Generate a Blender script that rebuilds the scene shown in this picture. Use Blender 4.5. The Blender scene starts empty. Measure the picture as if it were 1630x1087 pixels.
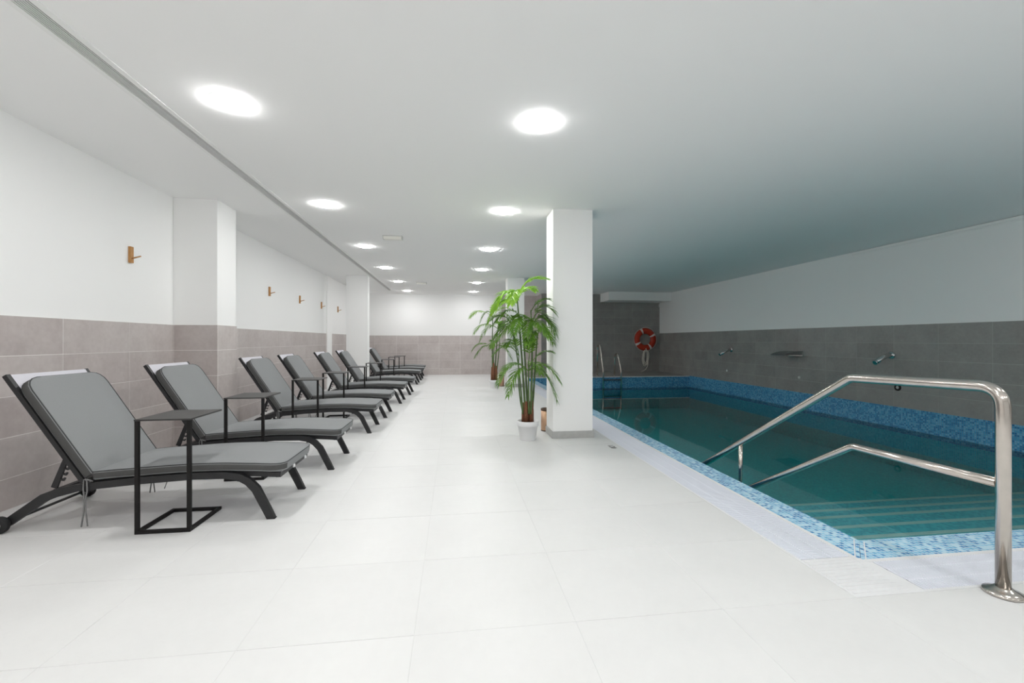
import bpy, bmesh, math, random
from mathutils import Vector, Matrix

random.seed(7)
PI = math.pi
S = bpy.context.scene
COL = S.collection

# ------------------------------------------------------------------ camera, world, exposure
cam_d = bpy.data.cameras.new('camera')
cam = bpy.data.objects.new('camera', cam_d)
COL.objects.link(cam)
cam.location = (0, 0, 1.15)
cam.rotation_euler = (PI / 2, 0, -math.radians(7.488))
cam_d.sensor_width = 36.0
cam_d.lens = 700.0 / 1630.0 * 36.0
cam_d.shift_y = -1.5 / 1630.0
cam_d.clip_start = 0.05
S.camera = cam

W = bpy.data.worlds.new('world')
S.world = W
W.use_nodes = True
W.node_tree.nodes['Background'].inputs[0].default_value = (0.8, 0.9, 1, 1)
W.node_tree.nodes['Background'].inputs[1].default_value = 0.02

S.view_settings.view_transform = 'Standard'
S.view_settings.look = 'None'
S.view_settings.gamma = 1.0
S.view_settings.use_curve_mapping = False
S.view_settings.exposure = 0.97
LAMP = 70.0            # strength of each ceiling lamp's diffuser

S.cycles.max_bounces = 14
S.cycles.diffuse_bounces = 10
S.cycles.transparent_max_bounces = 12
S.cycles.caustics_reflective = False
S.cycles.caustics_refractive = False
S.cycles.sample_clamp_indirect = 6.0

# ------------------------------------------------------------------ room measures (metres)
H = 2.70               # ceiling
XL, XR = -3.02, 6.957  # left wall, right wall
YB, YP, YF = 15.0, 14.25, -4.6   # back wall, wall behind the pool, wall behind the camera
PX0, PX1, PX2 = 1.785, 2.115, 2.31   # grate outer, coping outer, water edge
PY0, PY1, PY2 = 1.75, 2.05, 2.25
PYE = 12.32            # far end of the pool
ZW = -0.23             # water level
ZB = -0.85             # pool bottom
LEDGE = 0.10

# ------------------------------------------------------------------ materials
def lin(c):
    return tuple(((v / 255) / 12.92 if v / 255 < 0.04045 else ((v / 255 + 0.055) / 1.055) ** 2.4) for v in c) + (1,)

class NT:
    def __init__(s, name):
        s.m = bpy.data.materials.new(name)
        s.m.use_nodes = True
        s.t = s.m.node_tree
        s.b = s.t.nodes['Principled BSDF']
    def n(s, typ, **kw):
        nd = s.t.nodes.new(typ)
        for k, v in kw.items():
            setattr(nd, k, v)
        return nd
    def l(s, a, b):
        s.t.links.new(a, b)
    def math(s, op, a, b=None):
        nd = s.n('ShaderNodeMath', operation=op)
        for i, v in enumerate((a, b)):
            if v is None: continue
            if isinstance(v, (int, float)): nd.inputs[i].default_value = v
            else: s.l(v, nd.inputs[i])
        return nd.outputs[0]
    def ramp(s, fac, stops, interp='LINEAR'):
        r = s.n('ShaderNodeValToRGB')
        r.color_ramp.interpolation = interp
        e = r.color_ramp.elements
        while len(e) < len(stops): e.new(0.5)
        for i, (p, c) in enumerate(stops):
            e[i].position = p; e[i].color = c
        s.l(fac, r.inputs[0])
        return r.outputs[0]
    def bump(s, h, strength=0.2, dist=0.002):
        b = s.n('ShaderNodeBump')
        b.inputs['Strength'].default_value = strength
        b.inputs['Distance'].default_value = dist
        s.l(h, b.inputs['Height'])
        s.l(b.outputs[0], s.b.inputs['Normal'])

def plain(name, col, rough=0.5, metal=0.0, spec=0.5, noise=0.0, nscale=60, bump=0.0):
    k = NT(name)
    k.b.inputs['Base Color'].default_value = col
    k.b.inputs['Roughness'].default_value = rough
    k.b.inputs['Metallic'].default_value = metal
    k.b.inputs['Specular IOR Level'].default_value = spec
    if noise or bump:
        g = k.n('ShaderNodeNewGeometry')
        t = k.n('ShaderNodeTexNoise')
        t.inputs['Scale'].default_value = nscale
        t.inputs['Detail'].default_value = 4
        k.l(g.outputs['Position'], t.inputs['Vector'])
        if noise:
            a = tuple(c * (1 - noise) for c in col[:3]) + (1,)
            b = tuple(min(1, c * (1 + noise)) for c in col[:3]) + (1,)
            k.l(k.ramp(t.outputs[0], [(0.3, a), (0.7, b)]), k.b.inputs['Base Color'])
        if bump:
            k.bump(t.outputs[0], bump)
    return k.m

def stone_tile(name, base, var, rough, pink=0.0, sc=1.0):
    """cement-look porcelain: soft clouding, a little difference between tiles"""
    k = NT(name)
    g = k.n('ShaderNodeNewGeometry')
    oi = k.n('ShaderNodeObjectInfo')
    t1 = k.n('ShaderNodeTexNoise'); t1.inputs['Scale'].default_value = 3.2 * sc
    t1.inputs['Detail'].default_value = 6; t1.inputs['Roughness'].default_value = 0.65
    t2 = k.n('ShaderNodeTexNoise'); t2.inputs['Scale'].default_value = 26 * sc; t2.inputs['Detail'].default_value = 5
    for t in (t1, t2): k.l(g.outputs['Position'], t.inputs['Vector'])
    s = k.math('ADD', k.math('MULTIPLY', t1.outputs[0], 0.7), k.math('MULTIPLY', t2.outputs[0], 0.3))
    s = k.math('ADD', s, k.math('MULTIPLY', k.math('SUBTRACT', oi.outputs['Random'], 0.5), 0.16))
    lo = tuple(c * (1 - var) for c in base); hi = tuple(min(1, c * (1 + var)) for c in base)
    lo = (lo[0] * (1 + pink), lo[1], lo[2], 1)
    k.l(k.ramp(s, [(0.28, lo), (0.72, hi + (1,))]), k.b.inputs['Base Color'])
    k.b.inputs['Roughness'].default_value = rough
    k.b.inputs['Specular IOR Level'].default_value = 0.35
    k.bump(t2.outputs[0], 0.08, 0.001)
    return k.m

def mosaic(name, axes, tile, cols, grout, rough=0.25, gw=0.09):
    k = NT(name)
    g = k.n('ShaderNodeNewGeometry')
    sep = k.n('ShaderNodeSeparateXYZ'); k.l(g.outputs['Position'], sep.inputs[0])
    fl, fr = [], []
    for a in axes:
        v = k.math('DIVIDE', sep.outputs['XYZ'.index(a)], tile)
        fl.append(k.math('FLOOR', v)); fr.append(k.math('FRACT', v))
    cmb = k.n('ShaderNodeCombineXYZ')
    k.l(fl[0], cmb.inputs[0]); k.l(fl[1], cmb.inputs[1])
    wn = k.n('ShaderNodeTexWhiteNoise', noise_dimensions='3D')
    k.l(cmb.outputs[0], wn.inputs['Vector'])
    col = k.ramp(wn.outputs['Value'], [(i / len(cols), c) for i, c in enumerate(cols)], 'CONSTANT')
    ed = [k.math('MINIMUM', f, k.math('SUBTRACT', 1.0, f)) for f in fr]
    m = k.math('LESS_THAN', k.math('MINIMUM', ed[0], ed[1]), gw)
    mix = k.n('ShaderNodeMix', data_type='RGBA')
    k.l(m, mix.inputs[0]); k.l(col, mix.inputs[6]); mix.inputs[7].default_value = grout
    k.l(mix.outputs[2], k.b.inputs['Base Color'])
    k.b.inputs['Roughness'].default_value = rough
    return k.m

M = {}
M['paint'] = plain('white_wall_paint', (0.88, 0.88, 0.875, 1), 0.75, spec=0.2, bump=0.03, nscale=180)
M['ceil'] = plain('ceiling_paint', (0.90, 0.90, 0.895, 1), 0.85, spec=0.15, bump=0.02, nscale=180)
M['floor_tile'] = stone_tile('floor_porcelain', (0.715, 0.715, 0.71), 0.03, 0.42)
M['grout_light'] = plain('light_grout', (0.68, 0.68, 0.675, 1), 0.8)
M['wall_tile'] = stone_tile('wall_porcelain', (0.50, 0.462, 0.447), 0.17, 0.45, pink=0.05)
M['pool_tile'] = stone_tile('pool_wall_porcelain', (0.30, 0.29, 0.278), 0.17, 0.4)
M['grout'] = plain('wall_grout', (0.80, 0.77, 0.75, 1), 0.8)
M['grout_dark'] = plain('pool_wall_grout', (0.46, 0.445, 0.435, 1), 0.8)
M['skirting'] = plain('grey_skirting', (0.42, 0.42, 0.41, 1), 0.5, noise=0.06, nscale=20)
M['plastic_white'] = plain('white_plastic', (0.78, 0.78, 0.79, 1), 0.4)
M['grate_white'] = plain('white_grate_plastic', (0.80, 0.82, 0.89, 1), 0.45)
M['channel'] = plain('drain_channel', (0.52, 0.56, 0.70, 1), 0.6)
M['vent_white'] = plain('vent_white', (0.84, 0.84, 0.83, 1), 0.45)
M['vent_dark'] = plain('vent_dark', (0.03, 0.03, 0.03, 1), 0.7)
M['frame'] = plain('anthracite_aluminium', (0.020, 0.020, 0.0215, 1), 0.45, spec=0.4, bump=0.03, nscale=400)
M['black'] = plain('black_steel', (0.006, 0.005, 0.005, 1), 0.55, spec=0.3)
M['table_top'] = plain('black_table_plate', (0.030, 0.028, 0.028, 1), 0.42, noise=0.1, nscale=90)
M['rubber'] = plain('black_rubber', (0.008, 0.008, 0.009, 1), 0.7)
M['cushion'] = plain('grey_woven_fabric', (0.262, 0.270, 0.275, 1), 0.9, spec=0.15, noise=0.06, nscale=420, bump=0.25)
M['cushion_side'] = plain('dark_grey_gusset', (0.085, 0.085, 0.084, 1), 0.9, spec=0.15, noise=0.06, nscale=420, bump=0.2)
M['piping'] = plain('dark_grey_piping', (0.075, 0.078, 0.08, 1), 0.85, spec=0.1)
M['cord'] = plain('grey_cord', (0.20, 0.20, 0.20, 1), 0.85)
M['sling'] = plain('pale_mesh_sling', (0.62, 0.61, 0.66, 1), 0.7, noise=0.08, nscale=300)
M['steel'] = plain('polished_stainless', (0.62, 0.575, 0.53, 1), 0.17, metal=1.0, noise=0.05, nscale=25)
M['brushed'] = plain('brushed_dark_steel', (0.30, 0.30, 0.30, 1), 0.38, metal=1.0)
M['chrome'] = plain('chrome', (0.62, 0.62, 0.62, 1), 0.12, metal=1.0)
M['step_dark'] = plain('dark_ladder_tread', (0.05, 0.06, 0.07, 1), 0.5)
M['copper'] = plain('copper_sheet', (0.56, 0.36, 0.24, 1), 0.42, metal=0.9, noise=0.05, nscale=15)
M['copper_dark'] = plain('dark_copper_rim', (0.10, 0.065, 0.045, 1), 0.45, metal=0.6)
M['orange'] = plain('orange_buoy_skin', (0.46, 0.032, 0.008, 1), 0.45)
M['band'] = plain('white_reflective_band', (0.80, 0.72, 0.70, 1), 0.35)
M['rope'] = plain('pale_rope', (0.72, 0.68, 0.61, 1), 0.9, noise=0.15, nscale=200)
M['soil'] = plain('dark_soil', (0.10, 0.075, 0.055, 1), 0.95, noise=0.4, nscale=120, bump=0.6)
M['bark'] = plain('brown_sheath', (0.17, 0.065, 0.03, 1), 0.75, noise=0.35, nscale=70, bump=0.4)
M['ink'] = plain('black_marking', (0.02, 0.02, 0.02, 1), 0.5)
M['nosing'] = plain('pale_step_nosing', (0.36, 0.66, 0.63, 1), 0.5)
M['lens'] = plain('emergency_lens', (0.82, 0.81, 0.76, 1), 0.3)
M['lens_edge'] = plain('emergency_edge', (0.58, 0.58, 0.57, 1), 0.4)

k = NT('oak_wood')
g = k.n('ShaderNodeNewGeometry'); w_ = k.n('ShaderNodeTexNoise')
mp = k.n('ShaderNodeMapping'); mp.inputs['Scale'].default_value = (160, 160, 12)
k.l(g.outputs['Position'], mp.inputs[0]); k.l(mp.outputs[0], w_.inputs['Vector'])
k.l(k.ramp(w_.outputs[0], [(0.3, (0.36, 0.17, 0.05, 1)), (0.7, (0.55, 0.29, 0.10, 1))]), k.b.inputs['Base Color'])
k.b.inputs['Roughness'].default_value = 0.55
M['oak'] = k.m

def leafmat(name, a, b):
    k = NT(name)
    g = k.n('ShaderNodeNewGeometry'); t = k.n('ShaderNodeTexNoise')
    t.inputs['Scale'].default_value = 22; k.l(g.outputs['Position'], t.inputs['Vector'])
    c = k.ramp(t.outputs[0], [(0.3, a), (0.7, b)])
    k.l(c, k.b.inputs['Base Color'])
    k.b.inputs['Roughness'].default_value = 0.4
    tr = k.n('ShaderNodeBsdfTranslucent'); k.l(c, tr.inputs[0])
    mx = k.n('ShaderNodeMixShader'); mx.inputs[0].default_value = 0.35
    k.l(k.b.outputs[0], mx.inputs[1]); k.l(tr.outputs[0], mx.inputs[2])
    k.l(mx.outputs[0], k.t.nodes['Material Output'].inputs[0])
    return k.m
M['leaf'] = leafmat('palm_leaf', (0.075, 0.20, 0.020, 1), (0.19, 0.36, 0.045, 1))
M['leaf_lit'] = leafmat('lit_palm_leaf', (0.20, 0.46, 0.03, 1), (0.36, 0.62, 0.05, 1))  # lime leaf copy: light shining through the top fronds is put into its colour
M['cane'] = plain('green_cane', (0.085, 0.14, 0.045, 1), 0.5, noise=0.3, nscale=18)

blues = [lin(c) for c in ((118, 184, 220), (160, 212, 236), (92, 158, 206), (188, 226, 242), (136, 196, 228), (82, 144, 194), (150, 204, 232))]
dims = [lin(c) for c in ((72, 156, 204), (100, 174, 214), (56, 132, 186), (80, 164, 208), (48, 120, 176), (112, 182, 218))]
deep = [lin(c) for c in ((44, 226, 232), (56, 236, 240), (32, 216, 226), (62, 240, 244), (38, 222, 232))]
M['mos_xy'] = mosaic('coping_mosaic', 'XY', 0.0252, blues, lin((206, 226, 238)))
M['mos_xz'] = mosaic('waterline_mosaic_cross', 'XZ', 0.0252, dims, lin((108, 150, 176)))
M['mos_yz'] = mosaic('waterline_mosaic_long', 'YZ', 0.0252, dims, lin((108, 150, 176)))
M['deep_xy'] = mosaic('pool_bottom_mosaic', 'XY', 0.0252, deep, lin((90, 230, 234)), 0.4)
M['deep_xz'] = mosaic('pool_side_mosaic_cross', 'XZ', 0.0252, deep, lin((90, 230, 234)), 0.4)
M['step_xy'] = mosaic('step_mosaic', 'XY', 0.0252, [lin(c) for c in ((52, 184, 202), (66, 200, 212), (40, 170, 194), (72, 204, 218))], lin((100, 200, 206)), 0.4)
M['deep_yz'] = mosaic('pool_side_mosaic_long', 'YZ', 0.0252, deep, lin((90, 230, 234)), 0.4)

# lamp diffuser
k = NT('lamp_diffuser')
e = k.n('ShaderNodeEmission'); e.inputs[0].default_value = (1, 0.995, 0.985, 1); e.inputs[1].default_value = LAMP
k.l(e.outputs[0], k.t.nodes['Material Output'].inputs[0])
M['lamp'] = k.m

# water: Fresnel reflection over a clear, teal-absorbing body
k = NT('pool_water')
fr = k.n('ShaderNodeFresnel'); fr.inputs['IOR'].default_value = 1.33
gl = k.n('ShaderNodeBsdfGlossy'); gl.inputs['Roughness'].default_value = 0.012
tp = k.n('ShaderNodeBsdfTransparent')
gg = k.n('ShaderNodeNewGeometry'); tn = k.n('ShaderNodeTexNoise'); tn.inputs['Scale'].default_value = 1.6
k.l(gg.outputs['Position'], tn.inputs['Vector'])
bp = k.n('ShaderNodeBump'); bp.inputs['Strength'].default_value = 0.02; bp.inputs['Distance'].default_value = 0.02
k.l(tn.outputs[0], bp.inputs['Height']); k.l(bp.outputs[0], gl.inputs['Normal'])
mx = k.n('ShaderNodeMixShader')
k.l(fr.outputs[0], mx.inputs[0]); k.l(tp.outputs[0], mx.inputs[1]); k.l(gl.outputs[0], mx.inputs[2])
k.l(mx.outputs[0], k.t.nodes['Material Output'].inputs[0])
va = k.n('ShaderNodeVolumeAbsorption')
va.inputs['Color'].default_value = (0.05, 0.975, 0.98, 1); va.inputs['Density'].default_value = 0.20
k.l(va.outputs[0], k.t.nodes['Material Output'].inputs['Volume'])
M['water'] = k.m

# ------------------------------------------------------------------ mesh helpers
class MB:
    def __init__(s):
        s.v, s.f, s.mi, s.sm = [], [], [], []
    def add(s, vs, fs, mi=0, smooth=False):
        o = len(s.v)
        s.v += [tuple(p) for p in vs]
        for f in fs:
            s.f.append(tuple(o + i for i in f)); s.mi.append(mi); s.sm.append(smooth)
        return s
    def box(s, x0, x1, y0, y1, z0, z1, mi=0, bev=0.0):
        if bev > 0:
            return s.bbox(x0, x1, y0, y1, z0, z1, mi, bev)
        vs = [(x, y, z) for z in (z0, z1) for y in (y0, y1) for x in (x0, x1)]
        return s.add(vs, [(0, 2, 3, 1), (4, 5, 7, 6), (0, 1, 5, 4), (2, 6, 7, 3), (0, 4, 6, 2), (1, 3, 7, 5)], mi)
    def bbox(s, x0, x1, y0, y1, z0, z1, mi, b):
        bm = bmesh.new()
        bmesh.ops.create_cube(bm, size=1)
        for v in bm.verts:
            v.co = Vector(((x0 + x1) / 2 + v.co.x * (x1 - x0), (y0 + y1) / 2 + v.co.y * (y1 - y0), (z0 + z1) / 2 + v.co.z * (z1 - z0)))
        bmesh.ops.bevel(bm, geom=list(bm.edges), offset=b, segments=2, affect='EDGES', profile=0.5)
        bm.verts.index_update()
        vs = [v.co[:] for v in bm.verts]; fs = [tuple(v.index for v in f.verts) for f in bm.faces]
        bm.free()
        return s.add(vs, fs, mi)
    def tube(s, pts, r, n=10, mi=0, caps=True, closed=False):
        pts = [Vector(p) for p in pts]
        N = len(pts)
        rr = r if isinstance(r, (list, tuple)) else [r] * N
        rings, up = [], None
        for i, p in enumerate(pts):
            if closed: t = pts[(i + 1) % N] - pts[i - 1]
            else: t = pts[min(i + 1, N - 1)] - pts[max(i - 1, 0)]
            t.normalize()
            if up is None:
                up = Vector((0, 0, 1)) if abs(t.z) < 0.9 else Vector((1, 0, 0))
            a = (up - t * up.dot(t)).normalized(); b = t.cross(a); up = a
            rings.append([p + (a * math.cos(2 * PI * j / n) + b * math.sin(2 * PI * j / n)) * rr[i] for j in range(n)])
        vs = [q for rg in rings for q in rg]; fs = []
        for i in range(N if closed else N - 1):
            i2 = (i + 1) % N
            for j in range(n):
                fs.append((i * n + j, i * n + (j + 1) % n, i2 * n + (j + 1) % n, i2 * n + j))
        s.add(vs, fs, mi, True)
        if caps and not closed:
            o = len(s.v) - len(vs)
            s.f.append(tuple(o + j for j in reversed(range(n)))); s.mi.append(mi); s.sm.append(False)
            s.f.append(tuple(o + (N - 1) * n + j for j in range(n))); s.mi.append(mi); s.sm.append(False)
        return s
    def bar_xz(s, pts, hh, y0, y1, mi=0):
        """flat bar whose centre line runs in the xz plane"""
        P = [Vector((p[0], 0, p[1])) for p in pts]
        hs = hh if isinstance(hh, (list, tuple)) else [hh] * len(P)
        vs, fs = [], []
        for i, p in enumerate(P):
            t = (P[min(i + 1, len(P) - 1)] - P[max(i - 1, 0)]).normalized()
            nrm = Vector((-t.z, 0, t.x)) * hs[i] / 2
            for q, y in ((p - nrm, y0), (p - nrm, y1), (p + nrm, y1), (p + nrm, y0)):
                vs.append((q.x, y, q.z))
        for i in range(len(P) - 1):
            for j in range(4):
                a, b = i * 4 + j, i * 4 + (j + 1) % 4
                fs.append((a, b, b + 4, a + 4))
        fs.append((3, 2, 1, 0)); m = (len(P) - 1) * 4; fs.append((m, m + 1, m + 2, m + 3))
        return s.add(vs, fs, mi)
    def lathe(s, prof, n=24, c=(0, 0, 0), mi=0, axis='z', smooth=True):
        vs, fs = [], []
        for r, z in prof:
            for j in range(n):
                a = 2 * PI * j / n
                if axis == 'z': vs.append((c[0] + r * math.cos(a), c[1] + r * math.sin(a), c[2] + z))
                elif axis == 'y': vs.append((c[0] + r * math.cos(a), c[1] + z, c[2] - r * math.sin(a)))
                else: vs.append((c[0] + z, c[1] + r * math.cos(a), c[2] + r * math.sin(a)))
        for i in range(len(prof) - 1):
            for j in range(n):
                fs.append((i * n + j, i * n + (j + 1) % n, (i + 1) * n + (j + 1) % n, (i + 1) * n + j))
        s.add(vs, fs, mi, smooth)
        o = len(s.v) - len(vs)
        if prof[0][0] > 1e-5:
            s.f.append(tuple(o + j for j in reversed(range(n)))); s.mi.append(mi); s.sm.append(False)
        if prof[-1][0] > 1e-5:
            s.f.append(tuple(o + (len(prof) - 1) * n + j for j in range(n))); s.mi.append(mi); s.sm.append(False)
        return s
    def prism(s, poly, z0, z1, mi=0):
        n = len(poly)
        vs = [(x, y, z0) for x, y in poly] + [(x, y, z1) for x, y in poly]
        fs = [tuple(reversed(range(n))), tuple(range(n, 2 * n))] + [(i, (i + 1) % n, n + (i + 1) % n, n + i) for i in range(n)]
        return s.add(vs, fs, mi)
    def mesh(s, name, mats):
        me = bpy.data.meshes.new(name)
        me.from_pydata(s.v, [], s.f)
        for m in (mats if isinstance(mats, (list, tuple)) else [mats]):
            me.materials.append(m)
        for p, mi, sm in zip(me.polygons, s.mi, s.sm):
            p.material_index = mi; p.use_smooth = sm
        me.update()
        return me
    def build(s, name, mats, parent=None, loc=(0, 0, 0)):
        return link(name, s.mesh(name, mats), parent, loc)

def link(name, me, parent=None, loc=(0, 0, 0)):
    o = bpy.data.objects.new(name, me)
    COL.objects.link(o)
    o.location = loc
    if parent is not None: o.parent = parent
    return o

def thing(name, label, cat, loc=(0, 0, 0), rotz=0.0, group=None):
    o = bpy.data.objects.new(name, None)
    o.empty_display_size = 0.1
    COL.objects.link(o)
    o.location = loc; o.rotation_euler = (0, 0, rotz)
    o['label'] = label; o['category'] = cat
    if group: o['group'] = group
    return o

def tag(o, label, cat, group=None):
    o['label'] = label; o['category'] = cat
    if group: o['group'] = group
    return o

def struct(o):
    o['kind'] = 'structure'
    return o

def copy_tree(o, parent=None):
    c = o.copy()
    COL.objects.link(c)
    c.parent = parent
    for ch in list(o.children):
        copy_tree(ch, c)
    return c

def bez(p0, p1, p2, n):
    p0, p1, p2 = Vector(p0), Vector(p1), Vector(p2)
    return [p0 * (1 - t) ** 2 + p1 * 2 * t * (1 - t) + p2 * t * t for t in (i / n for i in range(n + 1))]

def fillet(pts, rad, n=6):
    """polyline with rounded corners"""
    P = [Vector(p) for p in pts]
    out = [P[0]]
    for i in range(1, len(P) - 1):
        a = (P[i - 1] - P[i]); b = (P[i + 1] - P[i])
        r = rad[i - 1] if isinstance(rad, (list, tuple)) else rad
        out += bez(P[i] + a.normalized() * min(r, a.length * .45), P[i], P[i] + b.normalized() * min(r, b.length * .45), n)
    out.append(P[-1])
    return out

# ------------------------------------------------------------------ the setting: floor
GAP = 0.0022
fl = MB()
fl.box(XL - 0.2, PX0, YF - 0.2, YB + 0.2, -0.16, -0.0012)
fl.box(PX0, XR + 0.2, YF - 0.2, PY0, -0.16, -0.0012)
fl.box(PX0, PX1, PY0, PYE, -0.16, -0.035)
fl.box(PX1, XR + 0.2, PY0, PY1, -0.16, -0.035)
fl.box(PX0, PX1, PYE, YB + 0.2, -0.16, -0.0012)
fl.box(PX1, 2.95, YP - .02, YB + 0.2, -0.16, -0.0012)
floor = struct(fl.build('floor', M['grout_light']))

_cache = {}
def tile_mesh(key, dx, dy, dz, mat, bev=0.0015):
    kk = (key, round(dx, 4), round(dy, 4), round(dz, 4))
    if kk not in _cache:
        b = MB()
        # a slab with chamfered front edges (front = +z of the local frame)
        c = bev
        x, y = dx / 2, dy / 2
        vs = [(-x, -y, -dz), (x, -y, -dz), (x, y, -dz), (-x, y, -dz),
              (-x, -y, -c), (x, -y, -c), (x, y, -c), (-x, y, -c),
              (-x + c, -y + c, 0), (x - c, -y + c, 0), (x - c, y - c, 0), (-x + c, y - c, 0)]
        fs = [(8, 9, 10, 11)]
        for i in range(4):
            j = (i + 1) % 4
            fs += [(i, j, j + 4, i + 4), (i + 4, j + 4, j + 8, i + 8)]
        b.add(vs, fs)
        _cache[kk] = b.mesh(key, mat)
    return _cache[kk]

def splits(a, b, origin, step):
    """joint positions between a and b for a grid through origin"""
    e = [a]
    kk = math.ceil((a - origin) / step + 1e-6)
    while origin + kk * step < b - 0.02:
        if origin + kk * step > a + 0.02: e.append(origin + kk * step)
        kk += 1
    e.append(b)
    return list(zip(e[:-1], e[1:]))

def floor_tiles(x0, x1, y0, y1):
    for ya, yb in splits(y0, y1, 1.75, 0.5925):
        for xa, xb in splits(x0, x1, -0.155, 0.648):
            link('floor_tile', tile_mesh('floor_tile', xb - xa - GAP, yb - ya - GAP, 0.010, M['floor_tile'], 0.0006), floor,
                 ((xa + xb) / 2, (ya + yb) / 2, random.uniform(-.0003, .0003)))
floor_tiles(XL, PX0, 0.565, YB)
floor_tiles(PX0, XR, 0.565, PY0)
floor_tiles(PX0, PX1, PYE, YB)
floor_tiles(PX1, 2.85, YP, YB)
plainf = MB()
plainf.box(XL, XR, YF, 0.5635, -0.01, 0)
plainf.build('floor_paving', M['floor_tile'], floor)

# ------------------------------------------------------------------ ceiling (with the slot of the air diffuser left open)
SX0, SX1, SY0, SY1 = -2.015, -1.90, -2.4, 13.92
ce = MB()
ce.box(XL - 0.2, SX0, YF - 0.2, YB + 0.2, H, H + 0.15)
ce.box(SX1, XR + 0.2, YF - 0.2, YB + 0.2, H, H + 0.15)
ce.box(SX0, SX1, SY1, YB + 0.2, H, H + 0.15)
ce.box(SX0, SX1, YF - 0.2, SY0, H, H + 0.15)
ceiling = struct(ce.build('ceiling', M['ceil']))

# ------------------------------------------------------------------ walls and their tiles
def wall_tiles(parent, plane, at, u0, u1, rows, uo, ustep, mat, g=0.004, th=0.008):
    """plane 'x+' faces +x, 'x-' faces -x, 'y-' faces -y; rows = z joints from top to bottom"""
    for zb, zt in zip(rows[1:], rows[:-1]):
        for ua, ub in splits(u0, u1, uo, ustep):
            dx, dz = ub - ua - g, zt - zb - g
            me = tile_mesh('wall_tile_' + mat.name, dx, dz, th, mat, 0.001)
            o = link('wall_tile', me, parent)
            j = random.uniform(-.0006, .0006)
            um, zm = (ua + ub) / 2, (zt + zb) / 2
            if plane == 'x+':
                o.location = (at + j, um, zm); o.rotation_euler = (PI / 2, 0, PI / 2)
            elif plane == 'x-':
                o.location = (at + j, um, zm); o.rotation_euler = (PI / 2, 0, -PI / 2)
            else:
                o.location = (um, at + j, zm); o.rotation_euler = (PI / 2, 0, 0)

TL = 1.322
rowsL = [TL, TL - .2775, TL - .555, TL - .8325, TL - 1.11, 0.0]
TT = 0.010   # how far the tiled dado stands proud

wl = MB()
wl.box(XL - 0.2, XL, YF - 0.2, YB + 0.2, 0, H)
wl.box(XL, XL + 0.0088, YF, YB, 0, TL - .002, 1)
wl.box(XL, XL + 0.035, 10.93, 11.32, 0, H)
wall_left = struct(wl.build('wall_left', [M['paint'], M['grout']]))
wall_tiles(wall_left, 'x+', XL + TT, 2.43, 5.205, rowsL, 3.841, 0.704, M['wall_tile'])
wall_tiles(wall_left, 'x+', XL + TT, 5.62, 10.93, rowsL, 3.841, 0.704, M['wall_tile'])
wall_tiles(wall_left, 'x+', XL + TT, 11.32, YB - .002, rowsL, 3.841, 0.704, M['wall_tile'])

wb = MB()
wb.box(XL, XR + 0.2, YB, YB + 0.2, 0, H)
wb.box(XL + .01, 1.60, YB - 0.0088, YB, 0, TL - .002, 1)
wb.box(1.60, 2.86, YB - 0.0088, YB, 0, H, 1)
wall_back = struct(wb.build('wall_back', [M['paint'], M['grout']]))
wall_tiles(wall_back, 'y-', YB - TT, XL + .012, 1.60, rowsL, -2.6, 0.70, M['wall_tile'])
rowsF = [H - .004] + [TL + .2775 * i for i in (4, 3, 2, 1, 0)] + rowsL[1:]
wall_tiles(wall_back, 'y-', YB - TT, 1.60, 2.84, rowsF, -2.6, 0.70, M['wall_tile'])

rowsP = [2.697, 2.437, 2.177, 1.917, 1.657, 1.397, 1.111, .851, .593, .346, LEDGE]
wp = MB()
wp.box(2.86, XR + 0.2, YP, YB + .2, -0.2, H)
wp.box(2.86, XR, YP - 0.0088, YP, LEDGE, H, 1)
wp.box(2.8512, 2.86, YP, YB - .01, 0, H, 1)
wall_pool = struct(wp.build('wall_pool_end', [M['paint'], M['grout_dark']]))
wall_tiles(wall_pool, 'y-', YP - TT, 2.852, XR - .012, rowsP, 5.995, 0.649, M['pool_tile'])
wall_tiles(wall_pool, 'x-', 2.86 - TT, YP - .008, YB - .012, rowsF, 14.9, 0.70, M['wall_tile'])

wr = MB()
wr.box(XR, XR + 0.2, YF - 0.2, YB + 0.2, -0.3, H)
wr.box(XR - 0.0088, XR, YF, YP, LEDGE, 1.395, 1)
wall_right = struct(wr.build('wall_right', [M['paint'], M['grout_dark']]))
rowsR = [1.397, 1.111, .851, .593, .346, LEDGE]
wall_tiles(wall_right, 'x-', XR - TT, 0.6, YP - .012, rowsR, 5.509, 0.649, M['pool_tile'])

wf = MB()
wf.box(XL - 0.2, XR + 0.2, YF - 0.2, YF, 0, H)
struct(wf.build('wall_front', M['paint']))

# corner profile where the pool wall steps forward
cp = MB(); cp.box(2.838, 2.849, YP - .022, YP - .010, 0.0, 2.30)
struct(cp.build('trim_2', M['chrome']))

# shallow cornice strip at the top of the right wall, near half only
tr = MB(); tr.box(XR - 0.03, XR, YF, 6.9, H - 0.045, H - 0.008); tr.box(XR - 0.012, XR, YF, 6.9, H - 0.06, H - 0.045)
struct(tr.build('trim_1', M['paint']))

# boxed-in duct in the far corner above the pool
bx = MB(); bx.box(4.86, XR, 13.42, YP, 2.432, H)
struct(bx.build('beam', M['paint']))

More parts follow.
